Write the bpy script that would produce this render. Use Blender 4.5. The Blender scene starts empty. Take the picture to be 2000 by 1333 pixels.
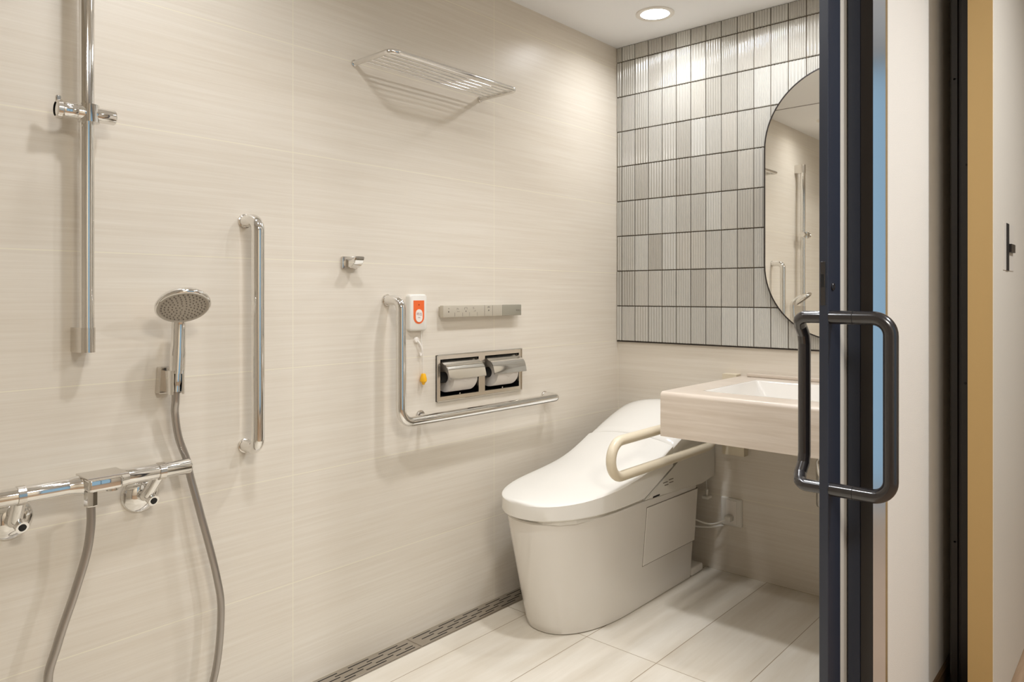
import bpy, bmesh, math, random
from mathutils import Vector, Matrix
random.seed(4)
S = bpy.context.scene
C = S.collection

# ------------------------------------------------------------------ measurements (metres)
L = 2.7379      # depth of the back wall (Y)
H = 2.1985      # bathroom ceiling
XW0, XW1 = 1.266, 1.338   # bathroom / corridor partition

# ------------------------------------------------------------------ camera
cam = bpy.data.cameras.new('camera')
cam.sensor_width = 36; cam.lens = 36 * 1423.25 / 2000
cam.shift_y = -89.7 / 2000
cam.clip_start = .02
co = bpy.data.objects.new('camera', cam); C.objects.link(co)
co.location = (1.8058, 0, 1.1023)
co.rotation_euler = (math.pi / 2, 0, .72763)
S.camera = co

# ------------------------------------------------------------------ view, world
S.view_settings.view_transform = 'Standard'
S.view_settings.look = 'None'
S.view_settings.gamma = 1
S.view_settings.use_curve_mapping = False
S.view_settings.exposure = 0.36
w = bpy.data.worlds.new('daylight'); S.world = w; w.use_nodes = True
bg = w.node_tree.nodes['Background']
bg.inputs[0].default_value = (.39, .60, .76, 1); bg.inputs[1].default_value = .62

DOWN = 2.1      # watts of each bathroom downlight
WARM = (.93, .955, 1)
def area(name, loc, rot, size, power, color, parent=None, shape='DISK', size_y=None, spread=math.pi):
    l = bpy.data.lights.new(name, 'AREA'); l.shape = shape; l.size = size
    if size_y: l.size_y = size_y
    l.energy = power; l.color = color; l.spread = spread
    o = bpy.data.objects.new(name, l); C.objects.link(o)
    o.location = loc; o.rotation_euler = rot
    if parent: o.parent = parent
    return o
# daylight entering through the corridor window (just outside its opening, pointing in)
wd = area('window_daylight', (3.62, 1.35, 1.18), (0, math.pi / 2, 0), 2.2, 1, (1, 1, 1), shape='RECTANGLE', size_y=1.5)
wd.data.cycles.is_portal = True   # daylight is the sky seen through the window

# ------------------------------------------------------------------ materials
def srgb(r, g, b):
    f = lambda v: (v / 255 / 12.92) if v / 255 <= .04045 else ((v / 255 + .055) / 1.055) ** 2.4
    return (f(r), f(g), f(b), 1)
def mat(name, col, rough=.5, metal=0, spec=.5, coat=0, emit=None, es=0):
    m = bpy.data.materials.new(name); m.use_nodes = True
    p = m.node_tree.nodes['Principled BSDF']
    p.inputs['Base Color'].default_value = col
    p.inputs['Roughness'].default_value = rough
    p.inputs['Metallic'].default_value = metal
    p.inputs['Specular IOR Level'].default_value = spec
    p.inputs['Coat Weight'].default_value = coat
    p.inputs['Coat Roughness'].default_value = .05
    if emit:
        p.inputs['Emission Color'].default_value = emit
        p.inputs['Emission Strength'].default_value = es
    return m
class NT:
    def __init__(s, m): s.t = m.node_tree; s.p = s.t.nodes['Principled BSDF']
    def n(s, typ, **kw):
        nd = s.t.nodes.new(typ)
        for k, v in kw.items(): setattr(nd, k, v)
        return nd
    def link(s, a, b): s.t.links.new(a, b)
    def math(s, op, a, b=None, c=None):
        nd = s.n('ShaderNodeMath', operation=op)
        for i, v in enumerate((a, b, c)):
            if v is None: continue
            if isinstance(v, (int, float)): nd.inputs[i].default_value = v
            else: s.link(v, nd.inputs[i])
        return nd.outputs[0]
    def mix(s, fac, a, b):
        nd = s.n('ShaderNodeMix', data_type='RGBA')
        for i, v in ((0, fac), (6, a), (7, b)):
            if isinstance(v, (int, float)): nd.inputs[i].default_value = v
            elif isinstance(v, tuple): nd.inputs[i].default_value = v
            else: s.link(v, nd.inputs[i])
        return nd.outputs[2]
    def obj(s):
        tc = s.n('ShaderNodeTexCoord'); sp = s.n('ShaderNodeSeparateXYZ'); s.link(tc.outputs['Object'], sp.inputs[0])
        return tc.outputs['Object'], sp.outputs
    def noise(s, vec, scale, mscale=(1, 1, 1), detail=4, rough=.5):
        mp = s.n('ShaderNodeMapping'); mp.inputs['Scale'].default_value = mscale; s.link(vec, mp.inputs[0])
        nz = s.n('ShaderNodeTexNoise'); nz.inputs['Scale'].default_value = scale
        nz.inputs['Detail'].default_value = detail; nz.inputs['Roughness'].default_value = rough
        s.link(mp.outputs[0], nz.inputs['Vector']); return nz.outputs[0]
    def ramp(s, fac, a, b):
        r = s.n('ShaderNodeMapRange'); s.link(fac, r.inputs[0]); r.inputs[1].default_value = a; r.inputs[2].default_value = b
        return r.outputs[0]
    def bump(s, h, strength, dist):
        b = s.n('ShaderNodeBump'); b.inputs['Strength'].default_value = strength; b.inputs['Distance'].default_value = dist
        s.link(h, b.inputs['Height']); s.link(b.outputs[0], s.p.inputs['Normal'])

def wall_tile(name, axis, offset, along):
    """large stone-look tile with fine horizontal brush streaks; 0.3 m courses, 0.82 m wide"""
    m = mat(name, srgb(214, 201, 180), .3, spec=.35)
    t = NT(m); v, xyz = t.obj()
    sc = (1, 1, 1)
    a = t.noise(v, 1, (2.0, 2.0, 95), 5, .6)
    b = t.noise(v, 1, (4.0, 4.0, 330), 3, .6)
    big = t.noise(v, 1, (.8, .8, 5), 2, .5)
    f = t.math('ADD', t.math('MULTIPLY', t.ramp(a, .38, .66), .45), t.math('ADD', t.math('MULTIPLY', t.ramp(b, .42, .72), .3), t.math('MULTIPLY', t.ramp(big, .3, .7), .35)))
    col = t.mix(f, srgb(217, 207, 192), srgb(230, 223, 211))
    dz = t.math('PINGPONG', xyz[2], .15)
    dh = t.math('PINGPONG', t.math('ADD', xyz[axis], offset), along / 2)
    d = t.math('MINIMUM', dz, dh)
    j = t.math('LESS_THAN', d, .0012)
    t.link(t.mix(j, col, srgb(233, 226, 207)), t.p.inputs['Base Color'])
    hgt = t.math('SUBTRACT', t.math('MULTIPLY', a, .25), j)
    t.bump(hgt, .10, .0010)
    t.link(t.math('ADD', t.math('MULTIPLY', a, .12), .28), t.p.inputs['Roughness'])
    return m
M = {}
M['tile_l'] = wall_tile('stone_tile_long_wall', 1, 8.2 - 1.11, .82)
M['tile_b'] = wall_tile('stone_tile_back_wall', 0, 8.2 + .0, 1.64)

def floor_tile():
    m = mat('floor_tile', srgb(205, 196, 180), .33, spec=.4)
    t = NT(m); v, xyz = t.obj()
    a = t.noise(v, 1, (14, 1.6, 1), 5, .55); b = t.noise(v, 1, (70, 5, 1), 4, .6)
    # each plank its own tone
    px = t.math('FLOOR', t.math('DIVIDE', t.math('SUBTRACT', xyz[0], .168), .255))
    py = t.math('FLOOR', t.math('DIVIDE', t.math('SUBTRACT', xyz[1], 1.915), .82))
    cb = t.n('ShaderNodeCombineXYZ'); t.link(px, cb.inputs[0]); t.link(py, cb.inputs[1])
    wn = t.n('ShaderNodeTexWhiteNoise', noise_dimensions='2D'); t.link(cb.outputs[0], wn.inputs[0])
    f = t.math('ADD', t.math('MULTIPLY', t.ramp(a, .32, .68), .65), t.math('ADD', t.math('MULTIPLY', t.ramp(b, .4, .7), .2), t.math('MULTIPLY', wn.outputs[0], .25)))
    col = t.mix(f, srgb(212, 202, 185), srgb(232, 226, 214))
    dx = t.math('PINGPONG', t.math('SUBTRACT', xyz[0], .168 - 2.55), .1275)
    dy = t.math('PINGPONG', t.math('SUBTRACT', xyz[1], 1.915 - 8.2), .41)
    j = t.math('LESS_THAN', t.math('MINIMUM', dx, dy), .0012)
    t.link(t.mix(j, col, srgb(158, 140, 115)), t.p.inputs['Base Color'])
    t.bump(t.math('SUBTRACT', t.math('MULTIPLY', b, .1), j), .3, .001)
    return m
M['floor'] = floor_tile()
def streak(name, c0, c1, ms, rough=.3, bump=.1):
    m = mat(name, c0, rough); t = NT(m); v, xyz = t.obj()
    a = t.noise(v, 1, ms, 5, .6)
    b = t.noise(v, 1, tuple(k * 3.1 for k in ms), 3, .6)
    f = t.math('ADD', t.math('MULTIPLY', t.ramp(a, .35, .68), .65), t.math('MULTIPLY', t.ramp(b, .4, .7), .35))
    t.link(t.mix(f, c0, c1), t.p.inputs['Base Color']); t.bump(a, bump, .0008)
    return m
M['vanity'] = streak('vanity_laminate', srgb(203, 189, 173), srgb(222, 211, 198), (2.5, 2.5, 55), .28)
M['wood_floor'] = streak('corridor_wood', srgb(150, 122, 96), srgb(183, 156, 128), (40, 2, 1), .45)
M['skirting'] = streak('skirting_wood', srgb(88, 66, 44), srgb(112, 88, 62), (40, 2, 40), .5)
def stipple(name, col, col2, sc, strength, rough=.8):
    m = mat(name, col, rough, spec=.25); t = NT(m); v, _ = t.obj()
    a = t.noise(v, sc, (1, 1, 1), 3, .6)
    t.link(t.mix(a, col, col2), t.p.inputs['Base Color']); t.bump(a, strength, .0015)
    return m
M['paper'] = stipple('woven_wallpaper', srgb(232, 225, 214), srgb(238, 231, 221), 420, .5)
M['ceiling'] = stipple('ceiling_paint', srgb(243, 243, 243), srgb(245, 245, 245), 300, .05)
M['plain'] = stipple('corridor_paint', srgb(225, 216, 200), srgb(228, 220, 206), 300, .1)
M['cream_door'] = stipple('cream_door_laminate', srgb(212, 204, 190), srgb(218, 210, 197), 160, .15, .5)
M['panel'] = mat('door_panel_cream', srgb(212, 204, 192), .45)
M['tan'] = mat('door_edge_tan', srgb(190, 158, 104), .5)
M['navy'] = mat('dark_navy_aluminium', srgb(40, 46, 60), .38, metal=.0, spec=.6)
M['black'] = mat('dark_bronze_aluminium', srgb(34, 28, 24), .38, spec=.55)
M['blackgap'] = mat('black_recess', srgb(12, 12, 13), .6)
M['handle'] = mat('dark_bronze_tube', srgb(40, 37, 38), .22, metal=.0, spec=.7, coat=.3)
M['alu'] = mat('polished_aluminium_corner', (.80, .83, .88, 1), .16, metal=1)
M['chrome'] = mat('chrome', (.80, .79, .77, 1), .07, metal=1)
M['steel'] = mat('polished_stainless', (.70, .67, .63, 1), .16, metal=1)
M['frame_steel'] = mat('bright_stainless', (.86, .82, .76, 1), .2, metal=1)
M['steel_d'] = mat('brushed_stainless', (.58, .54, .49, 1), .3, metal=1)
def hose_mat():
    m = mat('shower_hose', (.42, .39, .36, 1), .28, metal=.85); t = NT(m)
    tc = t.n('ShaderNodeTexCoord'); sp = t.n('ShaderNodeSeparateXYZ'); t.link(tc.outputs['Object'], sp.inputs[0])
    t.bump(t.math('PINGPONG', sp.outputs[2], .0016), .35, .0006)
    return m
M['hose'] = hose_mat()
M['white'] = mat('white_ceramic', srgb(229, 224, 216), .12, spec=.5, coat=.3)
M['whitep'] = mat('white_plastic', srgb(228, 224, 215), .32)
M['seatp'] = mat('white_seat_plastic', srgb(236, 233, 226), .18, spec=.5)
M['seam'] = mat('grey_seam', srgb(120, 112, 102), .6)
M['ivory'] = mat('ivory_vinyl', srgb(222, 210, 186), .33)
M['greyf'] = mat('grey_shower_face', srgb(178, 170, 158), .4)
M['nozzle'] = mat('grey_nozzle', srgb(132, 124, 114), .5)
M['silver'] = mat('silver_plastic', srgb(196, 188, 172), .35, metal=.15)
M['silver2'] = mat('silver_grey_plastic', srgb(166, 162, 148), .3, metal=.3)
M['orange'] = mat('orange_label', srgb(238, 108, 52), .45)
M['orange2'] = mat('dark_orange_dot', srgb(170, 60, 20), .45)
M['label'] = mat('white_label', srgb(240, 234, 226), .4)
M['ink_red'] = mat('faded_ink', srgb(168, 128, 136), .5)
M['ink'] = mat('grey_ink', srgb(110, 104, 96), .5)
M['yellow'] = mat('yellow_plastic', srgb(244, 182, 20), .4)
M['paperroll'] = mat('tissue_paper', srgb(232, 226, 219), .9, spec=.1)
M['mirror'] = mat('mirror_silver', (.93, .92, .88, 1), .012, metal=1)
M['mframe'] = mat('mirror_dark_edge', srgb(38, 30, 25), .45)
M['grout'] = mat('grey_brown_grout', srgb(104, 91, 76), .9, spec=.1)
M['lens'] = mat('lit_lens', (1, 1, 1, 1), .5, emit=(1, .95, .86, 1), es=14)
M['bulbring'] = mat('white_trim', srgb(235, 230, 222), .5)
FT = [mat('fluted_glaze_%d' % i, srgb(*c), .17, spec=.55, coat=.5) for i, c in enumerate(((190, 187, 179), (200, 198, 191), (181, 177, 168), (193, 189, 180)))]

# ------------------------------------------------------------------ mesh helpers
def obj(name, bm, m, parent=None, smooth=None, mats=None):
    bmesh.ops.recalc_face_normals(bm, faces=bm.faces)
    me = bpy.data.meshes.new(name); bm.to_mesh(me); bm.free()
    for k in (mats or [m]): me.materials.append(k)
    o = bpy.data.objects.new(name, me); C.objects.link(o)
    if parent is not None:
        o.parent = parent
        if parent.type == 'EMPTY':
            o.matrix_parent_inverse = Matrix.Translation(parent.location).inverted()
    if smooth is not None:
        for p in me.polygons: p.use_smooth = True
        me.set_sharp_from_angle(angle=math.radians(smooth))
    return o
def thing(name, label, cat, loc=(0, 0, 0), group=None):
    o = bpy.data.objects.new(name, None); C.objects.link(o); o.location = loc; o.empty_display_size = .05
    o['label'] = label; o['category'] = cat
    if group: o['group'] = group
    return o
def tag(o, label, cat, group=None):
    o['label'] = label; o['category'] = cat
    if group: o['group'] = group
    return o
def struct(o): o['kind'] = 'structure'; return o
def B(): return bmesh.new()
def box(bm, x0, x1, y0, y1, z0, z1, bev=0, seg=2, edges=None):
    r = bmesh.ops.create_cube(bm, size=1)
    for v in r['verts']:
        v.co = Vector(((x0 + x1) / 2 + v.co.x * (x1 - x0), (y0 + y1) / 2 + v.co.y * (y1 - y0), (z0 + z1) / 2 + v.co.z * (z1 - z0)))
    if bev:
        es = list({e for v in r['verts'] for e in v.link_edges})
        if edges: es = [e for e in es if edges(e)]
        bmesh.ops.bevel(bm, geom=es, offset=bev, segments=seg, affect='EDGES', profile=.5)
    return bm
def par(axis):  # bevel only edges parallel to an axis
    return lambda e: abs((e.verts[0].co - e.verts[1].co).normalized()[axis]) > .9
def fillet(pts, r, n=8):
    pts = [Vector(p) for p in pts]; out = [pts[0]]
    for i in range(1, len(pts) - 1):
        rr = r[i - 1] if isinstance(r, (list, tuple)) else r
        a, b, c = pts[i - 1], pts[i], pts[i + 1]
        u = (a - b).normalized(); v = (c - b).normalized(); ang = u.angle(v)
        if rr <= 0 or abs(ang - math.pi) < .01: out.append(b); continue
        d = rr / math.tan(ang / 2)
        p0, p1 = b + u * d, b + v * d
        cen = b + (u + v).normalized() * (rr / math.sin(ang / 2))
        e0, e1 = p0 - cen, p1 - cen; tot = e0.angle(e1); ax = e0.cross(e1).normalized()
        for k in range(n + 1): out.append(cen + Matrix.Rotation(tot * k / n, 3, ax) @ e0)
    out.append(pts[-1]); return out
def smoothpath(pts, n=10):
    P = [Vector(p) for p in pts]; P = [2 * P[0] - P[1]] + P + [2 * P[-1] - P[-2]]; out = []
    for i in range(1, len(P) - 2):
        for k in range(n):
            t = k / n; a, b, c, d = P[i - 1:i + 3]
            out.append(.5 * ((2 * b) + (c - a) * t + (2 * a - 5 * b + 4 * c - d) * t * t + (3 * b - a - 3 * c + d) * t ** 3))
    out.append(P[-2]); return out
def tube(bm, pts, r, seg=16, cap=True, up=None):
    pts = [Vector(p) for p in pts]; rings = []
    t0 = (pts[1] - pts[0]).normalized()
    nrm = t0.orthogonal().normalized(); prev = t0
    for i, p in enumerate(pts):
        t = (pts[min(i + 1, len(pts) - 1)] - pts[max(i - 1, 0)]).normalized()
        q = prev.rotation_difference(t); nrm = (q @ nrm).normalized(); prev = t
        bi = t.cross(nrm); rr = r[i] if isinstance(r, (list, tuple)) else r
        rings.append([bm.verts.new(p + (nrm * math.cos(2 * math.pi * k / seg) + bi * math.sin(2 * math.pi * k / seg)) * rr) for k in range(seg)])
    for a, b in zip(rings, rings[1:]):
        for k in range(seg): bm.faces.new((a[k], a[(k + 1) % seg], b[(k + 1) % seg], b[k]))
    if cap:
        bm.faces.new(rings[0][::-1]); bm.faces.new(rings[-1])
    return bm
def cyl(bm, a, b, r, seg=24): return tube(bm, [a, b], r, seg)
def lathe(bm, prof, origin, axis, seg=40):
    """prof: (radius, height along axis)"""
    axis = Vector(axis).normalized(); n = axis.orthogonal().normalized(); b = axis.cross(n); o = Vector(origin); rings = []
    for r, h in prof:
        if r < 1e-6: rings.append([bm.verts.new(o + axis * h)])
        else: rings.append([bm.verts.new(o + axis * h + (n * math.cos(2 * math.pi * k / seg) + b * math.sin(2 * math.pi * k / seg)) * r) for k in range(seg)])
    for p, q in zip(rings, rings[1:]):
        for k in range(seg):
            k2 = (k + 1) % seg
            if len(p) == 1 and len(q) == 1: continue
            if len(p) == 1: bm.faces.new((p[0], q[k], q[k2]))
            elif len(q) == 1: bm.faces.new((p[k], q[0], p[k2]))
            else: bm.faces.new((p[k], q[k], q[k2], p[k2]))
    return bm
def loft(bm, rings, cap=True):
    R = [[bm.verts.new(Vector(p)) for p in r] for r in rings]; n = len(R[0])
    for a, b in zip(R, R[1:]):
        for k in range(n): bm.faces.new((a[k], a[(k + 1) % n], b[(k + 1) % n], b[k]))
    if cap: bm.faces.new(R[0][::-1]); bm.faces.new(R[-1])
    return bm
def prism(bm, poly, axis, a, b):
    """poly of 2-D points in the two other axes (in xyz order), extruded along axis from a to b"""
    def P(u, v, w): q = [u, v]; q.insert(axis, w); return q
    return loft(bm, [[P(u, v, a) for u, v in poly], [P(u, v, b) for u, v in poly]])
def rrect(cx, cy, w_, h_, r, n=6):
    out = []
    for sx, sy, a0 in ((1, 1, 0), (-1, 1, 90), (-1, -1, 180), (1, -1, 270)):
        for k in range(n + 1):
            a = math.radians(a0 + 90 * k / n)
            out.append((cx + sx * (w_ / 2 - r) + r * math.cos(a), cy + sy * (h_ / 2 - r) + r * math.sin(a)))
    return out
def text(name, s, size, loc, rot, m, parent, extrude=.0002, align='CENTER'):
    cu = bpy.data.curves.new(name, 'FONT'); cu.body = s; cu.size = size; cu.extrude = extrude
    cu.align_x = align; cu.align_y = 'CENTER'
    o = bpy.data.objects.new(name, cu); C.objects.link(o)
    o.location = loc; o.rotation_euler = rot
    bpy.context.view_layer.update()
    me = bpy.data.meshes.new_from_object(o.evaluated_get(bpy.context.evaluated_depsgraph_get()))
    me.transform(o.matrix_world); bpy.data.objects.remove(o)
    me.materials.clear(); me.materials.append(m)
    q = bpy.data.objects.new(name, me); C.objects.link(q); q.parent = parent
    if parent.type == 'EMPTY': q.matrix_parent_inverse = Matrix.Translation(parent.location).inverted()
    return q
FACE_X = (math.pi / 2, 0, math.pi / 2)     # text readable from +X, lying on a plane facing +X

# ================================================================== THE SETTING
Y0 = -.62   # near wall of the bathroom
# --- long wall with a hole for the recessed paper holder (Y 1.655-2.065, z .757-.890)
hy0, hy1, hz0, hz1 = 1.655, 2.065, .757, .890
bm = B()
box(bm, -.14, 0, Y0, hy0, 0, H); box(bm, -.14, 0, hy1, L, 0, H)
box(bm, -.14, 0, hy0, hy1, 0, hz0); box(bm, -.14, 0, hy0, hy1, hz1, H)
struct(obj('wall_left', bm, M['tile_l']))
bm = B(); box(bm, -.14, XW1, L, L + .1, 0, H + .2)
wb = struct(obj('wall_back', bm, M['tile_b']))
bm = B(); box(bm, -.14, XW1, Y0 - .1, Y0, 0, H + .2); struct(obj('wall_front', bm, M['tile_b']))
# --- bathroom / corridor partition: beyond the jamb, before the opening, lintel
bm = B()
box(bm, XW0, XW1, 1.80, L, 0, 2.36); box(bm, XW0, XW1, Y0, .0, 0, 2.36); box(bm, XW0, XW1, 0, 1.80, 2.06, 2.36)
box(bm, XW0, XW1, L, 4.6, 0, 2.36); box(bm, XW0, XW1, -2.4, Y0, 0, 2.36)
struct(obj('wall_right', bm, M['paper']))
bm = B(); box(bm, -.14, XW0, Y0, L, -.06, 0); struct(obj('floor', bm, M['floor']))
bm = B(); box(bm, -.14, XW0, Y0, L, H, H + .05)
cl = struct(obj('ceiling', bm, M['ceiling']))
bm = B(); box(bm, 0, XW0, 1.147, 1.153, H - .002, H); obj('ceiling_joint', bm, M['seam'], cl)
# --- corridor
bm = B(); box(bm, XW0, 3.7, -2.4, 4.6, -.06, 0); struct(obj('floor_corridor', bm, M['wood_floor']))
bm = B(); box(bm, XW0, 3.7, -2.4, 4.6, 2.36, 2.41); struct(obj('ceiling_corridor', bm, M['ceiling']))
bm = B()
box(bm, 3.5, 3.6, -2.4, .6, 0, 2.36); box(bm, 3.5, 3.6, 2.1, 4.6, 0, 2.36); box(bm, 3.5, 3.6, .6, 2.1, 2.3, 2.36); box(bm, 3.5, 3.6, .6, 2.1, 0, .06)
struct(obj('wall_corridor', bm, M['plain']))
bm = B(); box(bm, XW0, 3.6, 4.6, 4.7, 0, 2.36); struct(obj('wall_corridor_far', bm, M['plain']))
bm = B(); box(bm, XW0, 3.6, -2.5, -2.4, 0, 2.36); struct(obj('wall_corridor_near', bm, M['plain']))
bm = B()
for y in (.6, 1.33, 2.06): box(bm, 3.52, 3.57, y, y + .04, .06, 2.3)
for z in (.06, 2.26): box(bm, 3.52, 3.57, .6, 2.1, z, z + .04)
struct(obj('window_1', bm, M['navy']))
# --- corridor skirting on the partition
bm = B(); prism(bm, [(XW1, 0), (XW1 + .009, 0), (XW1 + .009, .036), (XW1 + .005, .041), (XW1, .041)], 1, 1.86, 4.6)
struct(obj('baseboard_right', bm, M['skirting']))
# --- jamb: two dark profiles and a polished chamfered corner
bm = B(); box(bm, 1.264, 1.2915, 1.776, 1.80, 0, 2.06, .001, 1)
tj = struct(obj('trim_1', bm, M['navy'])); tj['label'] = 'dark jamb of the bathroom doorway'
bm = B(); box(bm, 1.2925, 1.319, 1.7745, 1.80, 0, 2.06, .001, 1); obj('jamb_profile', bm, M['black'], tj)
bm = B(); prism(bm, [(1.3195, 1.7735), (1.340, 1.7945), (1.340, 1.812), (1.3195, 1.812)], 2, 0, 2.06)
obj('corner_strip', bm, M['alu'], tj)
bm = B(); box(bm, 1.262, 1.340, -.004, .03, 0, 2.06, .001, 1); struct(obj('trim_2', bm, M['navy']))
# --- fluted mosaic wall on the upper back wall
ZT = .9003
bm = B(); box(bm, 0, XW0, L - .006, L, ZT - .004, H)
obj('grout', bm, M['grout'], wb)
bm = B(); box(bm, 0, XW0, L - .010, L - .001, ZT - .0035, ZT - .0002); obj('edge_strip', bm, M['mframe'], wb)
bm = B(); rnd = random.Random(11)
PW, PH, G = .0670, .154, .0033
xs = [(.002, .0245)] + [(.0245 + G + i * PW, .0245 + (i + 1) * PW) for i in range(19)]
zs = [(ZT + G / 2 + i * PH, ZT + (i + 1) * PH - G / 2) for i in range(8)] + [(ZT + 8 * PH + G / 2, H - .001)]
for c, (x0, x1) in enumerate(xs):
    x1 = min(x1, XW0 - .001)
    if x1 - x0 < .008: continue
    for r, (z0, z1) in enumerate(zs):
        kind = rnd.choice((0, 0, 1, 1, 2)); n = (8, 5, 6)[kind]; base = L - .0105; amp = (.0028, .0042, .0034)[kind]
        wfull = PW - G; x0f = x1 - wfull if c == 0 else x0
        prof = []; N = n * 8
        for k in range(N + 1):
            x = x0f + wfull * k / N
            if x < x0 - 1e-5: continue
            if x > x1 + 1e-5: break
            ph = (k / N * n) % 1
            d = (abs(math.sin(math.pi * ph)) if kind == 0 else .5 - .5 * math.cos(2 * math.pi * ph) if kind == 1 else abs(math.sin(math.pi * ph)) ** .6)
            prof.append((x, base - amp * d))
        mi = rnd.choice((0, 0, 1, 2, 3)); e = .0016
        rows = []
        for zz, back in ((z0, .0055), (z0, .0026), (z0 + e, 0), (z1 - e, 0), (z1, .0026), (z1, .0055)):
            rows.append([bm.verts.new((x, y + back, zz)) for x, y in prof])
        for a, b in zip(rows, rows[1:]):
            for k in range(len(a) - 1):
                f = bm.faces.new((a[k], a[k + 1], b[k + 1], b[k])); f.material_index = mi
        for idx in (0, -1):   # tile side edges
            f = bm.faces.new([rw[idx] for rw in rows[1:-1]] + [bm.verts.new((rows[0][idx].co.x, L - .004, z1)), bm.verts.new((rows[0][idx].co.x, L - .004, z0))]); f.material_index = mi
ft = obj('fluted_tile', bm, None, wb, smooth=38, mats=FT)

# --- sliding bathroom door, pushed open along the inside of the partition
XL0, XL1, YL = 1.243, 1.262, 1.650
door = bpy.data.objects.new('door_1', None); C.objects.link(door); door['kind'] = 'structure'; door['label'] = 'sliding bathroom door with dark frame and dark tubular handles'; door.location = (1.25, 1.65, 0)
bm = B(); box(bm, XL0, XL1, YL, YL + .082, .006, 2.05, .0008, 1); obj('stile', bm, M['navy'], door)
bm = B(); box(bm, XL0, XL1, 2.60, 2.66, .006, 2.05, .0008, 1); obj('stile', bm, M['navy'], door)
bm = B(); box(bm, XL0 + .002, XL1 - .001, YL + .082, 2.60, .08, 1.99); obj('door_panel', bm, M['panel'], door)
bm = B(); box(bm, XL0, XL1, YL + .082, 2.60, .006, .08); obj('rail', bm, M['navy'], door)
bm = B(); box(bm, XL0, XL1, YL + .082, 2.60, 1.99, 2.05); obj('rail', bm, M['navy'], door)
bm = B(); box(bm, XL0 + .003, XL1 - .005, YL - .0012, YL, 1.080, 1.176, .0004, 1); lp = obj('latch_plate', bm, M['handle'], door)
bm = B(); box(bm, 1.2475, 1.2535, YL - .0018, YL - .001, 1.120, 1.148); obj('latch_slot', bm, M['blackgap'], lp)
bm = B(); lathe(bm, [(0, 0), (.0085, 0), (.0085, .0025), (.007, .004), (.004, .004), (0, .0028)], (XL1, 1.678, 1.121), (1, 0, 0), 24)
obj('thumb_turn', bm, M['handle'], door, smooth=40)
zt_, zb_ = 1.0535, .675
bm = B(); p = fillet([(XL1, 1.664, zt_), (1.384, 1.664, zt_), (1.384, 1.664, zb_), (XL1, 1.664, zb_)], .036, 10); tube(bm, p, .0150, 20)
dh = obj('door_handle', bm, M['handle'], door, smooth=50)
for z in (zt_, zb_):
    bm = B(); cyl(bm, (1.3095, 1.664, z), (1.3107, 1.664, z), .01515, 24); obj('joint_ring', bm, M['blackgap'], dh)
bm = B()
pts = [(XL0, 1.664, zt_), (1.206, 1.664, zt_), (1.194, 1.668, zt_ - .006), (1.189, 1.685, zt_ - .020), (1.190, 1.702, zt_ - .040), (1.190, 1.708, zt_ - .062),
       (1.190, 1.708, zb_ + .062), (1.190, 1.702, zb_ + .040), (1.189, 1.685, zb_ + .020), (1.194, 1.668, zb_ + .006), (1.206, 1.664, zb_), (XL0, 1.664, zb_)]
tube(bm, fillet(pts, .012, 3), .0138, 20); obj('door_handle', bm, M['handle'], door, smooth=50)

# --- two leaves of the corridor door
d2 = bpy.data.objects.new('door_2', None); C.objects.link(d2); d2['kind'] = 'structure'; d2.location = (1.39, 2.32, 0); d2['label'] = 'corridor sliding door leaf with dark bronze edge'
bm = B()
prism(bm, [(1.368, 2.322), (1.372, 2.318), (1.386, 2.318), (1.388, 2.330), (1.393, 2.330), (1.395, 2.320), (1.414, 2.320), (1.414, 2.37), (1.368, 2.37)], 2, .004, 2.25)
obj('edge_profile', bm, M['black'], d2)
bm = B(); box(bm, 1.370, 1.413, 2.37, 3.3, .004, 2.25); obj('door_panel', bm, M['cream_door'], d2)
for z, x in ((1.70, 1.3795), (.86, 1.405), (1.46, 1.408), (.42, 1.380)):
    bm = B(); lathe(bm, [(0, 0), (.0035, 0), (.003, .001), (0, .001)], (x, 2.319, z), (0, -1, 0), 12); obj('screw', bm, M['blackgap'], d2)
d3 = bpy.data.objects.new('door_3', None); C.objects.link(d3); d3['kind'] = 'structure'; d3.location = (1.46, 2.19, 0); d3['label'] = 'cream corridor sliding door leaf with tan edge and flush pull'
bm = B(); box(bm, 1.432, 1.4865, 2.193, 2.1955, .004, 2.25); obj('edge_band', bm, M['tan'], d3)
bm = B(); box(bm, 1.432, 1.488, 2.1955, 3.2, .004, 2.25, .001, 1); obj('door_panel', bm, M['cream_door'], d3)
bm = B(); box(bm, 1.4878, 1.4895, 2.345, 2.520, 1.170, 1.300, .0006, 1); fp = obj('flush_pull', bm, M['panel'], d3)
bm = B(); box(bm, 1.4890, 1.4905, 2.390, 2.435, 1.170, 1.300); obj('pull_slot', bm, M['blackgap'], fp)
bm = B(); box(bm, 1.4890, 1.4960, 2.435, 2.505, 1.222, 1.245); obj('latch', bm, M['black'], fp)
bm = B(); box(bm, 1.347, 1.424, 2.0, 3.4, 0, .0035); struct(obj('trim_3', bm, M['blackgap']))

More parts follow.
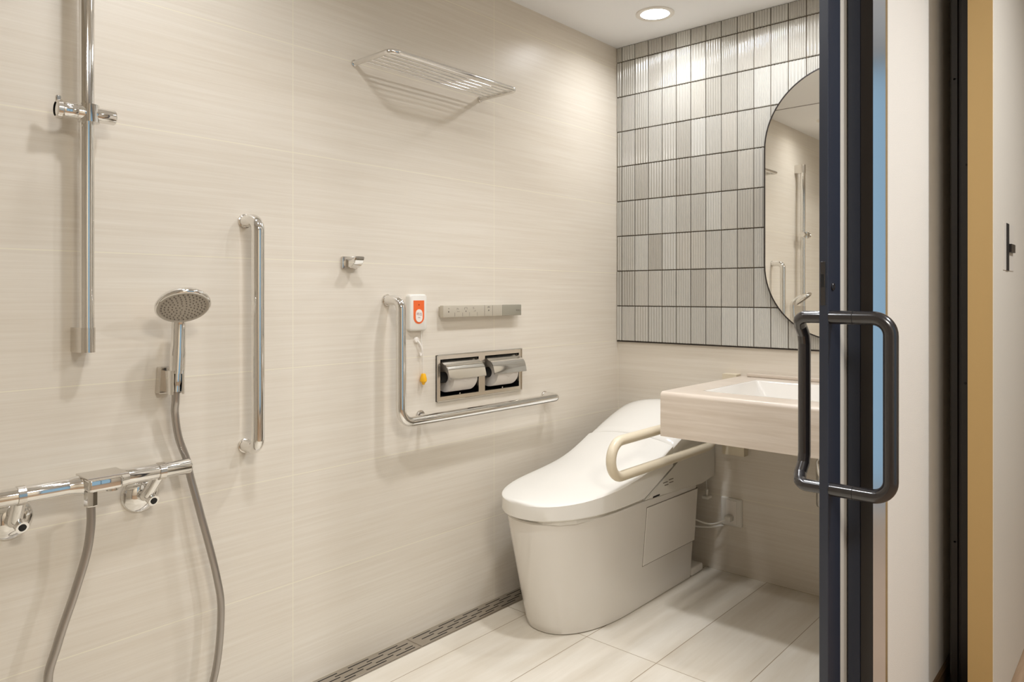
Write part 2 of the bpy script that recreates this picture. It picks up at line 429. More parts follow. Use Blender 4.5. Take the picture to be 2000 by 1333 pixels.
# ================================================================== TOILET
tc, TB = .285, .006
t = thing('toilet', 'white floor-standing washlet toilet with closed sloping lid in the corner', 'toilet', (.285, 2.2, 0))
def plan(hw, yf, yb, b=.30, n=2.3, k=26, rb=.02):
    """plan outline: superelliptic nose at yf, straight sides, back at yb"""
    yc = yf + b; out = []
    for i in range(-k, k + 1):
        a = i / k * math.pi / 2
        x = math.copysign(abs(math.sin(a)) ** (2 / n), a) * hw; y = yc - b * abs(math.cos(a)) ** (2 / n)
        out.append((tc + x, y))
    out += [(tc + hw, yb - rb), (tc + hw - rb * .3, yb - rb * .3), (tc + hw - rb, yb), (tc - hw + rb, yb), (tc - hw + rb * .3, yb - rb * .3), (tc - hw, yb - rb)]
    return out
bm = B(); rings = []
def bw(z): f = z / .388; return .151 + .027 * f, 1.842 - .088 * f ** .9
for z, dw in ((.0, .004), (.004, 0), (.03, 0), (.1, 0), (.2, 0), (.3, 0), (.366, 0), (.377, .0008), (.381, .005)):
    hw, yf = bw(z); rings.append([(x, y, z) for x, y in plan(hw - dw, yf + dw, 2.60, .31)])
loft(bm, rings)
body = obj('bowl', bm, M['white'], t, smooth=40)
bm = B(); box(bm, .150, .437, 2.595, 2.690, 0, .032, .008, 2); obj('foot', bm, M['white'], t, smooth=50)
# side cover
bm = B()
def side(y, z, off): return (tc + bw(z)[0] + off, y, z)
poly = [(2.215, .150), (2.592, .148), (2.592, .352), (2.222, .356)]
loft(bm, [[side(y, z, -.004) for y, z in poly], [side(y, z, .0026) for y, z in poly]])
bmesh.ops.bevel(bm, geom=list(bm.edges), offset=.0010, segments=1, affect='EDGES')
obj('side_cover', bm, M['white'], t)
bm = B()
pl2 = [(2.2125, .1475), (2.594, .1455), (2.594, .3545), (2.2195, .3585)]
loft(bm, [[side(y, z, -.004) for y, z in pl2], [side(y, z, .0004) for y, z in pl2]]); obj('cover_gap', bm, M['seam'], t)
# lid
def zs_(y):
    P = ((1.73, .442), (1.9, .452), (2.05, .463), (2.2, .483), (2.3, .515), (2.4, .560), (2.5, .600), (2.6, .632), (2.66, .646), (2.72, .650))
    for (a, za), (b, zb) in zip(P, P[1:]):
        if y <= b:
            return za + (zb - za) * (y - a) / (b - a)
    return P[-1][1]
def zsm(y): return sum(zs_(y + d) for d in (-.05, -.03, -.01, .01, .03, .05)) / 6
def hwf(y, hw, yf=1.737, b=.33, n=2.35):
    if y >= yf + b: return hw
    return hw * (max(0, 1 - ((yf + b - y) / b) ** n)) ** (1 / n)
def sec(y, hw, zb, zt, crown, er=.010, n=16):
    """closed cross-section in XZ at y"""
    pts = [(tc - hw + .004, y, zb), (tc - hw, y, zb + .004), (tc - hw, y, zt - er)]
    for k in range(n + 1):
        u = -1 + 2 * k / n; uu = math.copysign(1 - (1 - abs(u)) ** 1.6, u)
        x = uu * hw; edge = (1 - abs(uu) ** 6)
        pts.append((tc + x * (1 - .0), y, zt - er + er * edge ** .5 + crown * (1 - uu * uu)))
    pts += [(tc + hw, y, zt - er), (tc + hw, y, zb + .004), (tc + hw - .004, y, zb)]
    return pts
bm = B(); rings = []
ys = [1.7372, 1.7385, 1.741, 1.745, 1.751, 1.76, 1.772, 1.79, 1.81, 1.835, 1.865, 1.9, 1.94, 1.98, 2.02, 2.06, 2.1, 2.14, 2.185, 2.21, 2.24, 2.27, 2.30, 2.33, 2.36, 2.382]
def zbot(y): return .394 + max(0, (y - 2.187)) * .40
for i, y in enumerate(ys):
    hw = hwf(y, .188)
    k = min(1, (y - 1.7372) / .008) ** .5 if y < 1.7452 else 1
    zt = .418 + (zsm(y) - .418) * (.80 + .20 * k); er = min(.003, hw * .5)
    rings.append(sec(y, hw, zbot(y) + .001, zt, .006 + .016 * max(0, (y - 1.95) / .45), er))
loft(bm, rings); lid = obj('lid', bm, M['seatp'], t, smooth=30)
bm = B(); rings = []
for y, sh in ((2.3855, .003), (2.388, 0), (2.42, 0), (2.46, 0), (2.5, 0), (2.54, 0), (2.58, 0), (2.62, 0), (2.65, .002), (2.675, .010), (2.692, .026), (2.700, .05)):
    rings.append(sec(y, .188 - sh * .8, .50, zsm(y) - sh, .022 + .012 * min(1, (y - 2.38) / .2), .012))
loft(bm, rings); obj('back_cover', bm, M['seatp'], t, smooth=45)
bm = B(); rings = []
for y in (2.376, 2.392): rings.append(sec(y, .1855, .505, zsm(y) - .004, .020, .010))
loft(bm, rings); obj('hinge_gap', bm, M['seam'], t)
# washlet housing
bm = B(); prism(bm, [(2.200, .386), (2.452, .486), (2.490, .565), (2.55, .60), (2.73, .60), (2.735, .376), (2.62, .366), (2.5, .372)], 0, tc - .180, tc + .180)
bmesh.ops.bevel(bm, geom=list(bm.edges), offset=.003, segments=2, affect='EDGES')
hs = obj('washlet_housing', bm, M['whitep'], t, smooth=40)
bm = B()
for (ya, yb_, z) in ((2.325, 2.357, .4235), (2.366, 2.398, .4275), (2.335, 2.362, .4130), (2.369, 2.398, .4165)): box(bm, tc + .1795, tc + .1806, ya, yb_, z - .0016, z + .0016)
obj('vent_slots', bm, M['seam'], hs)
bm = B(); box(bm, tc + .1790, tc + .1807, 2.255, 2.300, .3845, .390); obj('release_notch', bm, M['blackgap'], hs)
bm = B(); box(bm, tc + .1790, tc + .1805, 2.478, 2.480, .485, .56); obj('housing_seam', bm, M['seam'], hs)
bm = B(); rings = []
for y, hw in ((1.775, .07), (1.80, .115), (1.85, .146), (1.95, .163), (2.2, .168), (2.55, .168)): rings.append([(tc - hw, y, .380), (tc + hw, y, .380), (tc + hw, y, .400), (tc - hw, y, .400)])
loft(bm, rings); obj('seat', bm, M['whitep'], t)
# drain pull under the housing
bm = B(); cyl(bm, (.452, 2.683, .370), (.452, 2.690, .318), .0011, 8); pc = obj('pull_cord', bm, M['whitep'], t)
bm = B(); cyl(bm, (.452, 2.690, .326), (.452, 2.690, .300), .005, 14); box(bm, .438, .466, 2.672, 2.708, .291, .303, .003, 2); obj('pull_knob', bm, M['whitep'], pc, smooth=40)
# power lead
bm = B(); tube(bm, smoothpath([(.37, 2.57, .235), (.41, 2.62, .222), (.445, 2.655, .203), (.475, 2.675, .196), (.505, 2.685, .206), (.530, 2.700, .221)], 8), .0032, 10)
cd = obj('power_cord', bm, M['whitep'], t, smooth=60)
bm = B(); box(bm, .522, .548, 2.694, 2.727, .211, .234, .005, 2); obj('plug', bm, M['whitep'], cd, smooth=50)
bm = B(); tube(bm, smoothpath([(.36, 2.60, .19), (.41, 2.66, .178), (.46, 2.70, .176), (.50, 2.736, .182)], 8), .0045, 10); obj('water_hose', bm, M['whitep'], t, smooth=60)

# --- socket
so = thing('power_outlet', 'white square socket plate low on the back wall beside the toilet', 'socket', (.536, L, .243))
bm = B(); loft(bm, [[(x, L, z) for x, z in rrect(.536, .243, .088, .110, .004)], [(x, L - .006, z) for x, z in rrect(.536, .243, .088, .110, .004)], [(x, L - .009, z) for x, z in rrect(.536, .243, .082, .104, .003)]])
obj('plate', bm, M['whitep'], so, smooth=30)
bm = B(); loft(bm, [[(x, L - .0085, z) for x, z in rrect(.536, .243, .046, .092, .002)], [(x, L - .0108, z) for x, z in rrect(.536, .243, .045, .091, .002)]])
obj('socket_insert', bm, M['label'], so)

# ================================================================== FOLDING ARM REST (ivory)
a = thing('arm_rest', 'ivory looped folding armrest between the toilet and the washstand', 'armrest', (.5, 2.73, .58))
za, zb2, r = .633, .5175, .0165
p = fillet([(.505, 2.70, za + .004), (.505, 1.932, za), (.505, 1.932, zb2), (.505, 2.60, zb2 + .002), (.505, 2.66, zb2 + .035)], [.0572, .0572, .04], 14)
bm = B(); tube(bm, p, r, 20); obj('loop_bar', bm, M['ivory'], a, smooth=60)
bm = B(); box(bm, .484, .534, 2.635, 2.702, .53, .672, .008, 2); obj('hinge', bm, M['whitep'], a, smooth=40)
bm = B(); prism(bm, [(.512, .476), (.602, .476), (.602, .630), (.571, .630), (.571, .792), (.512, .792)], 1, 2.700, L); obj('wall_plate', bm, M['ivory'], a, smooth=40)

# ================================================================== WASHSTAND
v = thing('washstand', 'wall-hung washstand in pale wood-grain laminate with white basin under the mirror', 'washstand', (.9, 2.73, .63))
vx0, vx1, vy0, vz0, vz1 = .574, 1.236, 2.118, .638, .785
bx0, bx1, by0, by1 = .672, 1.150, 2.222, 2.640
bm = B()
# deck with a rounded nose, open for the basin: four pieces swept as one mesh
nose = [(vy0, vz0), (vy0, vz1 - .016)] + [(vy0 + .016 - .016 * math.cos(k / 6 * math.pi / 2), vz1 - .016 + .016 * math.sin(k / 6 * math.pi / 2)) for k in range(1, 7)] + [(by0, vz1), (by0, vz1 - .022), (vy0 + .022, vz1 - .022), (vy0 + .022, vz0)]
prism(bm, nose, 0, vx0, vx1)
box(bm, vx0, bx0, by0, L, vz1 - .022, vz1); box(bm, bx1, vx1, by0, L, vz1 - .022, vz1); box(bm, bx0, bx1, by1, L, vz1 - .022, vz1)
box(bm, vx0, vx0 + .02, vy0 + .022, L, vz0, vz1 - .022); box(bm, vx1 - .02, vx1, vy0 + .022, L, vz0, vz1 - .022)
obj('counter', bm, M['vanity'], v, smooth=35)
bm = B(); box(bm, vx0 + .03, vx1, L - .022, L, vz1, vz1 + .014, .004, 2); obj('upstand', bm, M['vanity'], v, smooth=40)
bm = B()
def rr(x0, x1, y0, y1, z, r): return [(x, y, z) for x, y in rrect((x0 + x1) / 2, (y0 + y1) / 2, x1 - x0, y1 - y0, r)]
loft(bm, [rr(bx0, bx1, by0, by1, vz1 - .0235, .012), rr(bx0, bx1, by0, by1, vz1 - .0005, .012), rr(bx0 + .004, bx1 - .004, by0 + .004, by1 - .004, vz1 + .0005, .012),
          rr(bx0 + .010, bx1 - .010, by0 + .010, by1 - .010, vz1 - .004, .014), rr(bx0 + .075, bx1 - .055, by0 + .05, by1 - .045, vz1 - .10, .04), rr(bx0 + .11, bx1 - .09, by0 + .09, by1 - .08, vz1 - .118, .04)], cap=False)
bm.faces.new([f for f in [vv for vv in bm.verts][-28:]])
obj('basin', bm, M['white'], v, smooth=50)
bm = B(); lathe(bm, [(0, 0), (.02, 0), (.02, .003), (.012, .004), (0, .004)], (.92, 2.43, vz1 - .118), (0, 0, 1), 24); obj('drain', bm, M['chrome'], v, smooth=40)
# tap (hidden behind the door stile in the photograph, seen from the side)
bm = B(); cyl(bm, (1.08, 2.685, vz1), (1.08, 2.685, vz1 + .11), .016, 20); tube(bm, fillet([(1.08, 2.685, vz1 + .085), (1.08, 2.54, vz1 + .10), (1.08, 2.535, vz1 + .08)], .012), .010, 14)
tp = obj('tap', bm, M['chrome'], v, smooth=40)
# bottle trap
bt = bm = B(); lathe(bm, [(0, .414), (.029, .414), (.031, .418), (.031, .560), (.026, .566), (.026, .580), (.034, .582), (.034, .598), (.018, .602), (.016, .67)], (.992, 2.45, 0), (0, 0, 1), 28)
trap = obj('bottle_trap', bm, M['chrome'], v, smooth=40)
bm = B(); cyl(bm, (.992, 2.47, .545), (.992, L, .545), .014, 16); obj('waste_pipe', bm, M['chrome'], trap, smooth=40)

# ================================================================== MIRROR
mi = thing('wall_mirror', 'tall mirror with semicircular ends and thin dark edge on the fluted tiles', 'mirror', (.95, L, 1.43))
R, mxc, mz0, mz1 = .280, .958, 1.217, 1.655
YM = L - .030
def stad(rad, y, n=40):
    out = [(mxc + rad * math.cos(math.pi * k / n), y, mz1 + rad * math.sin(math.pi * k / n)) for k in range(n + 1)]
    out += [(mxc - rad * math.cos(math.pi * k / n), y, mz0 - rad * math.sin(math.pi * k / n)) for k in range(n + 1)]
    return out
bm = B(); loft(bm, [stad(R - .001, L - .0125), stad(R, YM + .002), stad(R, YM - .0012), stad(R - .0045, YM - .0012), stad(R - .0045, YM)], cap=False); obj('frame', bm, M['mframe'], mi)
bm = B(); bm.faces.new([bm.verts.new(p) for p in stad(R - .0040, YM)]); 
gl = bmesh.ops.extrude_face_region(bm, geom=bm.faces[:]); 
for e in gl['geom']:
    if isinstance(e, bmesh.types.BMVert): e.co.y += .005
obj('glass', bm, M['mirror'], mi)

# ================================================================== SHOWER SLIDE RAIL
RY = .572
sr = thing('shower_slide_rail', 'tall chrome shower slide rail with sliding holder at the left', 'rail', (0, RY, .98))
bm = B(); cyl(bm, (.050, RY, 1.000), (.050, RY, 1.935), .0150, 28); obj('bar', bm, M['chrome'], sr, smooth=40)
for z0, z1 in ((.977, 1.031), (1.905, 1.958)):
    bm = B(); poly = [(0, RY - .0165), (.05, RY - .0165)] + [(.05 + .0165 * math.sin(k / 8 * math.pi), RY - .0165 * math.cos(k / 8 * math.pi)) for k in range(1, 8)] + [(.05, RY + .0165), (0, RY + .0165)]
    prism(bm, poly, 2, z0, z1); obj('bracket', bm, M['steel'], sr, smooth=35)
bm = B(); lathe(bm, [(0, 0), (.015, 0), (.0165, .002), (.0165, .036), (.0160, .037), (.0165, .038), (.0165, .112), (.015, .114), (0, .114)], (.064, RY - .062, 1.497), (0, 1, 0), 28); sl = obj('slider', bm, M['chrome'], sr, smooth=40)
bm = B(); lathe(bm, [(.0155, -.006), (.0195, -.004), (.0205, .004), (.0165, .010)], (.062, RY - .058, 1.497), (0, 1, 0), 24); box(bm, .058, .066, RY - .064, RY - .054, 1.51, 1.526, .002, 1); obj('slider_lever', bm, M['steel'], sl, smooth=40)
bm = B(); tube(bm, [(.062, RY, 1.478), (.062, RY, 1.516)], .021, 24); obj('slider_collar', bm, M['chrome'], sl, smooth=40)

# ================================================================== HAND SHOWER, HOLDER, HOSE
hs_ = thing('hand_shower', 'round chrome hand shower with grey nozzle face standing in its holder', 'hand shower', (.06, .76, .9))
hb = Vector((.062, .760, .873)); ht = Vector((.055, .771, 1.030)); nd = Vector((.60, -.12, -.79)).normalized()
hc = Vector((.118, .752, 1.078))   # middle of the face
bm = B(); dirh = (ht - hb)
pth = [hb, hb + dirh * .10, hb + dirh * .28, hb + dirh * .3, hb + dirh * .7, ht + Vector((.004, -.002, .020)), hc - nd * .024]
tube(bm, smoothpath(pth, 4), [.0115 if i < 5 else .0135 if i < 9 else .0178 if i < 16 else .0160 if i < 22 else .013 for i in range(25)], 24); obj('grip', bm, M['chrome'], hs_, smooth=60)
bm = B(); lathe(bm, [(0, -.026), (.02, -.025), (.042, -.019), (.056, -.010), (.0605, -.002), (.0605, .003), (.058, .006), (.0545, .0065)], hc, nd, 48); obj('spray_head', bm, M['chrome'], hs_, smooth=60)
bm = B(); lathe(bm, [(.0585, .004), (.0555, .0075), (.051, .0065), (.05, .005), (0, .0065)], hc, nd, 48); fc = obj('spray_face', bm, M['greyf'], hs_, smooth=50)
bm = B(); n_ = nd.orthogonal().normalized(); b_ = nd.cross(n_)
for ring, cnt in ((.008, 5), (.016, 10), (.024, 16), (.032, 21), (.040, 26), (.047, 30)):
    for k in range(cnt):
        a_ = 2 * math.pi * (k + .5 * (cnt % 2)) / cnt; c_ = hc + n_ * ring * math.cos(a_) + b_ * ring * math.sin(a_)
        cyl(bm, c_ + nd * .005, c_ + nd * .0075, .0016, 6)
obj('nozzles', bm, M['nozzle'], fc)
hd = thing('shower_holder', 'chrome wall bracket holding the hand shower below its grip', 'holder', (0, .757, .9))
bm = B(); prism(bm, [(.737, .866), (.741, .930), (.775, .930), (.775, .866)], 0, 0, .022); bmesh.ops.bevel(bm, geom=list(bm.edges), offset=.002, segments=1, affect='EDGES'); obj('wall_block', bm, M['steel'], hd)
bm = B()
ring = []
for rad in (.0195, .0150):
    ring.append([(.062 + rad * math.cos(a_), .760 + rad * math.sin(a_)) for a_ in [math.radians(38 + k * 284 / 24) for k in range(25)]])
poly = ring[0] + ring[1][::-1]
prism(bm, poly, 2, .868, .924)
box(bm, .018, .046, .747, .773, .872, .922); obj('clip', bm, M['chrome'], hd, smooth=35)
hz = smoothpath([(.062, .760, .876), (.058, .761, .850), (.048, .764, .82), (.040, .776, .76), (.038, .797, .70), (.036, .806, .66), (.045, .826, .57), (.055, .862, .41), (.060, .872, .31),
                 (.065, .853, .165), (.070, .800, .072), (.075, .70, .035), (.08, .60, .065), (.085, .525, .17), (.085, .488, .29), (.087, .505, .375), (.090, .535, .47), (.092, .558, .55), (.093, .566, .61), (.093, .566, .6515)], 8)
bm = B(); tube(bm, hz, .0088, 16); tag(obj('shower_hose', bm, M['hose'], None, smooth=60), 'ribbed steel shower hose looping from the hand shower to the mixer bar', 'hose')

# ================================================================== MIXER BAR
mx = thing('shower_mixer', 'chrome thermostatic mixer bar on two wall roses at the lower left', 'mixer tap', (0, .57, .694))
MX, MZ, MR = .070, .6935, .0178
bm = B(); lathe(bm, [(0, .335), (MR - .002, .335), (MR, .338), (MR, .786), (MR - .003, .790), (.008, .790), (0, .788)], (MX, 0, MZ), (0, 1, 0), 32); bar = obj('bar', bm, M['chrome'], mx, smooth=40)
for y in (.443, .722):
    bm = B(); lathe(bm, [(MR - .001, -.008), (MR + .0022, -.007), (MR + .0022, .007), (MR - .001, .008)], (MX, y, MZ), (0, 1, 0), 32); obj('collar', bm, M['steel'], mx, smooth=30)
for y, yw in ((.443, .440), (.722, .702)):
    bm = B(); lathe(bm, [(0, 0), (.043, 0), (.043, .004), (.040, .0075), (.026, .014), (.020, .018), (0, .018)], (0, yw, .632), (1, 0, 0), 40); rs = obj('wall_rose', bm, M['chrome'], mx, smooth=50)
    bm = B(); tube(bm, fillet([(.012, yw, .632), (.040, yw, .635), (MX - .008, y, MZ - .008)], .015), .0135, 20); obj('union', bm, M['chrome'], rs, smooth=50)
    bm = B(); cyl(bm, (.030, yw + .006, .632), (.056, yw + .010, .623), .0125, 20); k_ = obj('stop_valve', bm, M['chrome'], rs, smooth=40)
    bm = B(); cyl(bm, (.0555, yw + .0099, .6232), (.0575, yw + .0103, .6225), .0075, 16); obj('valve_screw', bm, M['blackgap'], k_, smooth=40)
bm = B(); box(bm, MX - .012, MX + .052, .552, .622, MZ - .010, MZ + .019, .007, 3); blk = obj('spout_block', bm, M['chrome'], mx, smooth=40)
bm = B(); box(bm, MX - .014, MX + .058, .548, .630, MZ + .0185, MZ + .0235, .0015, 2); obj('top_plate', bm, M['steel'], blk)
bm = B(); tube(bm, [(MX, .528, MZ), (MX, .545, MZ), (MX + .006, .565, MZ), (MX + .006, .60, MZ), (MX, .632, MZ), (MX, .648, MZ)], [MR, MR + .003, MR + .005, MR + .005, MR + .003, MR], 28); obj('centre_housing', bm, M['chrome'], mx, smooth=50)
bm = B(); cyl(bm, (MX + .036, .604, MZ - .014), (MX + .036, .604, MZ - .003), .0125, 20); obj('spout_outlet', bm, M['chrome'], blk, smooth=40)
bm = B(); lathe(bm, [(0, .650), (.0125, .650), (.0135, .652), (.0135, .683), (0, .684)], (.093, .566, 0), (0, 0, 1), 8); obj('hose_nut', bm, M['chrome'], blk, smooth=20)

# ================================================================== GRAB RAILS
g = thing('grab_rail', 'straight vertical chrome grab rail beside the hand shower', 'grab rail', (0, .966, 1.0))
bm = B(); tube(bm, fillet([(0, .966, 1.297), (.070, .966, 1.297), (.070, .966, .706), (0, .966, .706)], .030, 10), .0163, 24); obj('bar', bm, M['chrome'], g, smooth=50)
for z in (1.297, .706):
    bm = B(); lathe(bm, [(.0163, .006), (.0185, .005), (.0185, 0)], (0, .966, z), (1, 0, 0), 28); obj('end_collar', bm, M['steel'], g, smooth=40)
g = thing('grab_rail', 'L-shaped chrome grab rail wrapping under the paper holder', 'grab rail', (0, 1.44, 1.0))
bm = B(); tube(bm, fillet([(0, 1.438, 1.087), (.070, 1.438, 1.087), (.070, 1.438, .709), (.070, 2.216, .709), (0, 2.216, .709)], [.030, .045, .030], 12), .0155, 24); obj('bar', bm, M['chrome'], g, smooth=50)
bm = B(); tube(bm, [(0, 1.575, .709), (.070, 1.575, .709)], .0085, 16); obj('support_post', bm, M['chrome'], g, smooth=50)
for y, z in ((1.438, 1.087), (2.216, .709), (1.575, .709)):
    bm = B(); lathe(bm, [(.010, .006), (.0178, .005), (.0178, 0)], (0, y, z), (1, 0, 0), 28); obj('end_collar', bm, M['steel'], g, smooth=40)

# ================================================================== TOWEL SHELF
sh = thing('towel_shelf', 'chrome wire towel shelf high on the long wall', 'shelf', (0, 1.58, 1.797))
bm = B(); tube(bm, fillet([(0, 1.316, 1.797), (.176, 1.316, 1.797), (.176, 1.855, 1.797), (0, 1.855, 1.797)], .026, 10), .0078, 18); obj('frame', bm, M['chrome'], sh, smooth=50)
for i, x in enumerate((.045, .070, .095, .120, .145)):
    bm = B(); cyl(bm, (x, 1.318, 1.796), (x, 1.853, 1.796), .0026, 10); obj('wire', bm, M['chrome'], sh, smooth=50)
for y in (1.316, 1.855):
    bm = B(); lathe(bm, [(.0078, .005), (.0105, .004), (.0105, 0)], (0, y, 1.797), (1, 0, 0), 24); obj('end_collar', bm, M['steel'], sh, smooth=40)

# ================================================================== ROBE HOOK
hk = thing('robe_hook', 'small chrome double robe hook below the towel shelf', 'hook', (0, 1.29, 1.2))
bm = B(); box(bm, 0, .010, 1.268, 1.322, 1.180, 1.217, .003, 2); obj('back_plate', bm, M['steel'], hk, smooth=40)
bm = B()
prism(bm, [(.0, 1.183), (.034, 1.183), (.050, 1.194), (.059, 1.212), (.056, 1.2175), (.046, 1.206), (.030, 1.199), (.0, 1.2145)], 1, 1.279, 1.312)
bmesh.ops.bevel(bm, geom=list(bm.edges), offset=.0025, segments=2, affect='EDGES'); obj('prong', bm, M['chrome'], hk, smooth=40)

# ================================================================== CALL BUTTON
cb = thing('call_button', 'white emergency call unit with orange panel above the paper holder', 'call button', (0, 1.553, 1.05))
bm = B(); cy_, cz_ = 1.5535, 1.046
loft(bm, [[(x, y, z) for y, z in rrect(cy_, cz_, w_, h_, .010)] for x, w_, h_ in ((0, .074, .118), (.014, .074, .118), (.018, .071, .115), (.020, .066, .110))]); obj('case', bm, M['whitep'], cb, smooth=40)
bm = B(); wy, top, bot = .0225, 1.085, 1.032
poly = [(cy_ - wy, top), (cy_ - wy, bot)] + [(cy_ - wy * math.cos(k / 16 * math.pi), bot - wy * math.sin(k / 16 * math.pi)) for k in range(1, 16)] + [(cy_ + wy, bot), (cy_ + wy, top)]
prism(bm, poly, 0, .0195, .0208); op = obj('orange_panel', bm, M['orange'], cb); op['label'] = 'orange arched panel'
bm = B(); prism(bm, rrect(cy_, 1.0360, .0280, .041, .0138, 10), 0, .0205, .0225); pb = obj('push_button', bm, M['label'], cb)
text('button_lettering', '呼出', .0115, (.0226, cy_, 1.0405), FACE_X, M['ink_red'], pb)
text('button_caption', 'CALL', .0050, (.0226, cy_, 1.0300), FACE_X, M['ink_red'], pb)
bm = B(); lathe(bm, [(0, 0), (.0025, 0), (.002, .001), (0, .0012)], (.0208, cy_, 1.071), (1, 0, 0), 12); obj('indicator', bm, M['orange2'], cb)
bm = B(); tube(bm, smoothpath([(.010, 1.5735, .989), (.010, 1.5735, .955), (.012, 1.575, .935), (.014, 1.577, .90), (.014, 1.5785, .846)], 6), .0012, 8); cr = obj('pull_cord', bm, M['label'], cb)
bm = B(); lathe(bm, [(0, .004), (.0062, .004), (.0080, 0), (.0112, -.013), (.0112, -.021), (.006, -.026), (.0035, -.032), (0, -.033)], (.014, 1.5785, .843), (0, 0, 1), 20); obj('pull_knob', bm, M['yellow'], cr, smooth=40)
ch = thing('cord_hook', 'small white adhesive hook guiding the cord under the call button', 'hook', (0, 1.563, .958))
bm = B(); lathe(bm, [(0, .008), (.008, .007), (.0105, .003), (.0105, 0), (0, 0)], (0, 1.558, .957), (1, 0, 0), 24); obj('pad', bm, M['label'], ch, smooth=50)
bm = B(); tube(bm, smoothpath([(.006, 1.560, .954), (.010, 1.566, .945), (.010, 1.574, .930), (.009, 1.576, .915), (.009, 1.571, .905), (.008, 1.568, .915)], 6), .0032, 10); obj('hook_arm', bm, M['label'], ch, smooth=50)

# ================================================================== REMOTE
rm = thing('remote_control', 'slim silver wall remote with a row of icons above the paper holder', 'remote control', (0, 1.85, 1.045))
ry0, ry1, rz0, rz1 = 1.652, 2.046, 1.028, 1.0675
bm = B(); box(bm, 0, .020, ry0 + .006, ry1 - .02, rz0 + .004, rz1 - .004); obj('back_case', bm, M['silver'], rm)
bm = B(); box(bm, .012, .030, ry0, 1.942, rz0, rz1, .0015, 2); fr = obj('button_panel', bm, M['silver'], rm, smooth=40)
bm = B(); box(bm, .012, .030, 1.9425, ry1, rz0, rz1, .0015, 2); e_ = obj('end_panel', bm, M['silver2'], rm, smooth=40); e_['label'] = 'plain darker grey end'
text('logo', 'TOTO', .0085, (.0302, 2.027, 1.046), FACE_X, M['ink'], e_)
for y in (1.704, 1.741, 1.774, 1.812):
    bm = B(); box(bm, .0299, .0303, y - .0005, y + .0005, rz0 + .002, rz0 + .015); obj('button_gap', bm, M['ink'], fr)
for y in (1.849, 1.890):
    bm = B(); box(bm, .0299, .0303, y - .0005, y + .0005, rz0 + .001, rz1 - .001); obj('button_gap', bm, M['ink'], fr)
def ic(poly): prism(bm, poly, 0, .0298, .0304)
def rect(y, z, a_, b_): box(bm, .0298, .0304, y - a_ / 2, y + a_ / 2, z - b_ / 2, z + b_ / 2)
def disc(y, z, r_): ic([(y + r_ * math.cos(k * math.pi / 6), z + r_ * math.sin(k * math.pi / 6)) for k in range(12)])
bm = B(); disc(1.676, 1.0465, .0026); rect(1.676, 1.058, .006, .0007); rect(1.676, 1.0555, .004, .0007); obj('icon', bm, M['ink'], fr)
bm = B(); rect(1.721, 1.0465, .013, .0008); rect(1.717, 1.058, .007, .0007); rect(1.715, 1.0545, .0007, .007); rect(1.721, 1.0545, .0007, .005); obj('icon', bm, M['ink'], fr)
bm = B(); ic([(1.757 - .003, 1.0455), (1.757 + .003, 1.0455), (1.757, 1.0505)]); rect(1.756, 1.060, .010, .0007); rect(1.751, 1.0565, .0007, .007); rect(1.762, 1.0565, .0007, .007); obj('icon', bm, M['ink'], fr)
bm = B(); rect(1.794, 1.060, .008, .0007); rect(1.792, 1.057, .0007, .006); rect(1.797, 1.0555, .006, .0007); rect(1.800, 1.047, .010, .0007); rect(1.803, 1.049, .0007, .004); obj('icon', bm, M['ink'], fr)
bm = B(); rect(1.870, 1.0615, .010, .0016); rect(1.870, 1.0575, .014, .0008); disc(1.870, 1.0485, .0028); obj('icon', bm, M['ink'], fr)

# ================================================================== DOUBLE PAPER HOLDER
ph = thing('paper_holder', 'recessed polished steel double paper holder in the long wall', 'paper holder', (0, 1.86, .82))
fy0, fy1, fz0, fz1 = 1.644, 2.076, .745, .902
ymid = (fy0 + fy1) / 2
bm = B()
bars = [(fy0, fy1, fz1 - .016, fz1), (fy0, fy1, fz0, fz0 + .016), (fy0, fy0 + .016, fz0 + .016, fz1 - .016), (fy1 - .016, fy1, fz0 + .016, fz1 - .016), (ymid - .016, ymid + .016, fz0 + .016, fz1 - .016)]
for y0_, y1_, z0_, z1_ in bars: box(bm, -.004, .006, y0_, y1_, z0_, z1_)
bmesh.ops.remove_doubles(bm, verts=bm.verts, dist=.0001)
obj('frame', bm, M['frame_steel'], ph)
bm = B()
for y0_, y1_, z0_, z1_ in ((fy0, fy1, fz1 - .003, fz1), (fy0, fy1, fz0, fz0 + .003), (fy0, fy0 + .003, fz0, fz1), (fy1 - .003, fy1, fz0, fz1)): box(bm, 0, .0095, y0_, y1_, z0_, z1_, .001, 1)
obj('rim', bm, M['chrome'], ph)
bm = B()  # dark recess box
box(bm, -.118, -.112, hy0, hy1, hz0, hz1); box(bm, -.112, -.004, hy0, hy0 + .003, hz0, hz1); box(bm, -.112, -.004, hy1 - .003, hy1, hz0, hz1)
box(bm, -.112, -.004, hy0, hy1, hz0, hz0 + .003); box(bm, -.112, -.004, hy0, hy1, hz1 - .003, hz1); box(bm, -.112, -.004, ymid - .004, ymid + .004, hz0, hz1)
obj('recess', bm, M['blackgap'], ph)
def flap(yc, wdt):
    bm = B(); prof = [(-.010, .8865), (.004, .881), (.020, .870)]
    prof += [(.020 + .024 * math.sin(k / 8 * 1.35), .870 - .024 * (1 - math.cos(k / 8 * 1.35)) - .0009 * k) for k in range(1, 9)]
    x, z = prof[-1]; prof += [(x + .0035, z - .012), (x + .005, z - .022)]
    th = .0014; outer = prof; inner = [(x - th, z - th) for x, z in prof]
    poly = outer + inner[::-1]
    loft(bm, [[(x, yc - wdt / 2, z) for x, z in poly], [(x, yc + wdt / 2, z) for x, z in poly]]); return bm
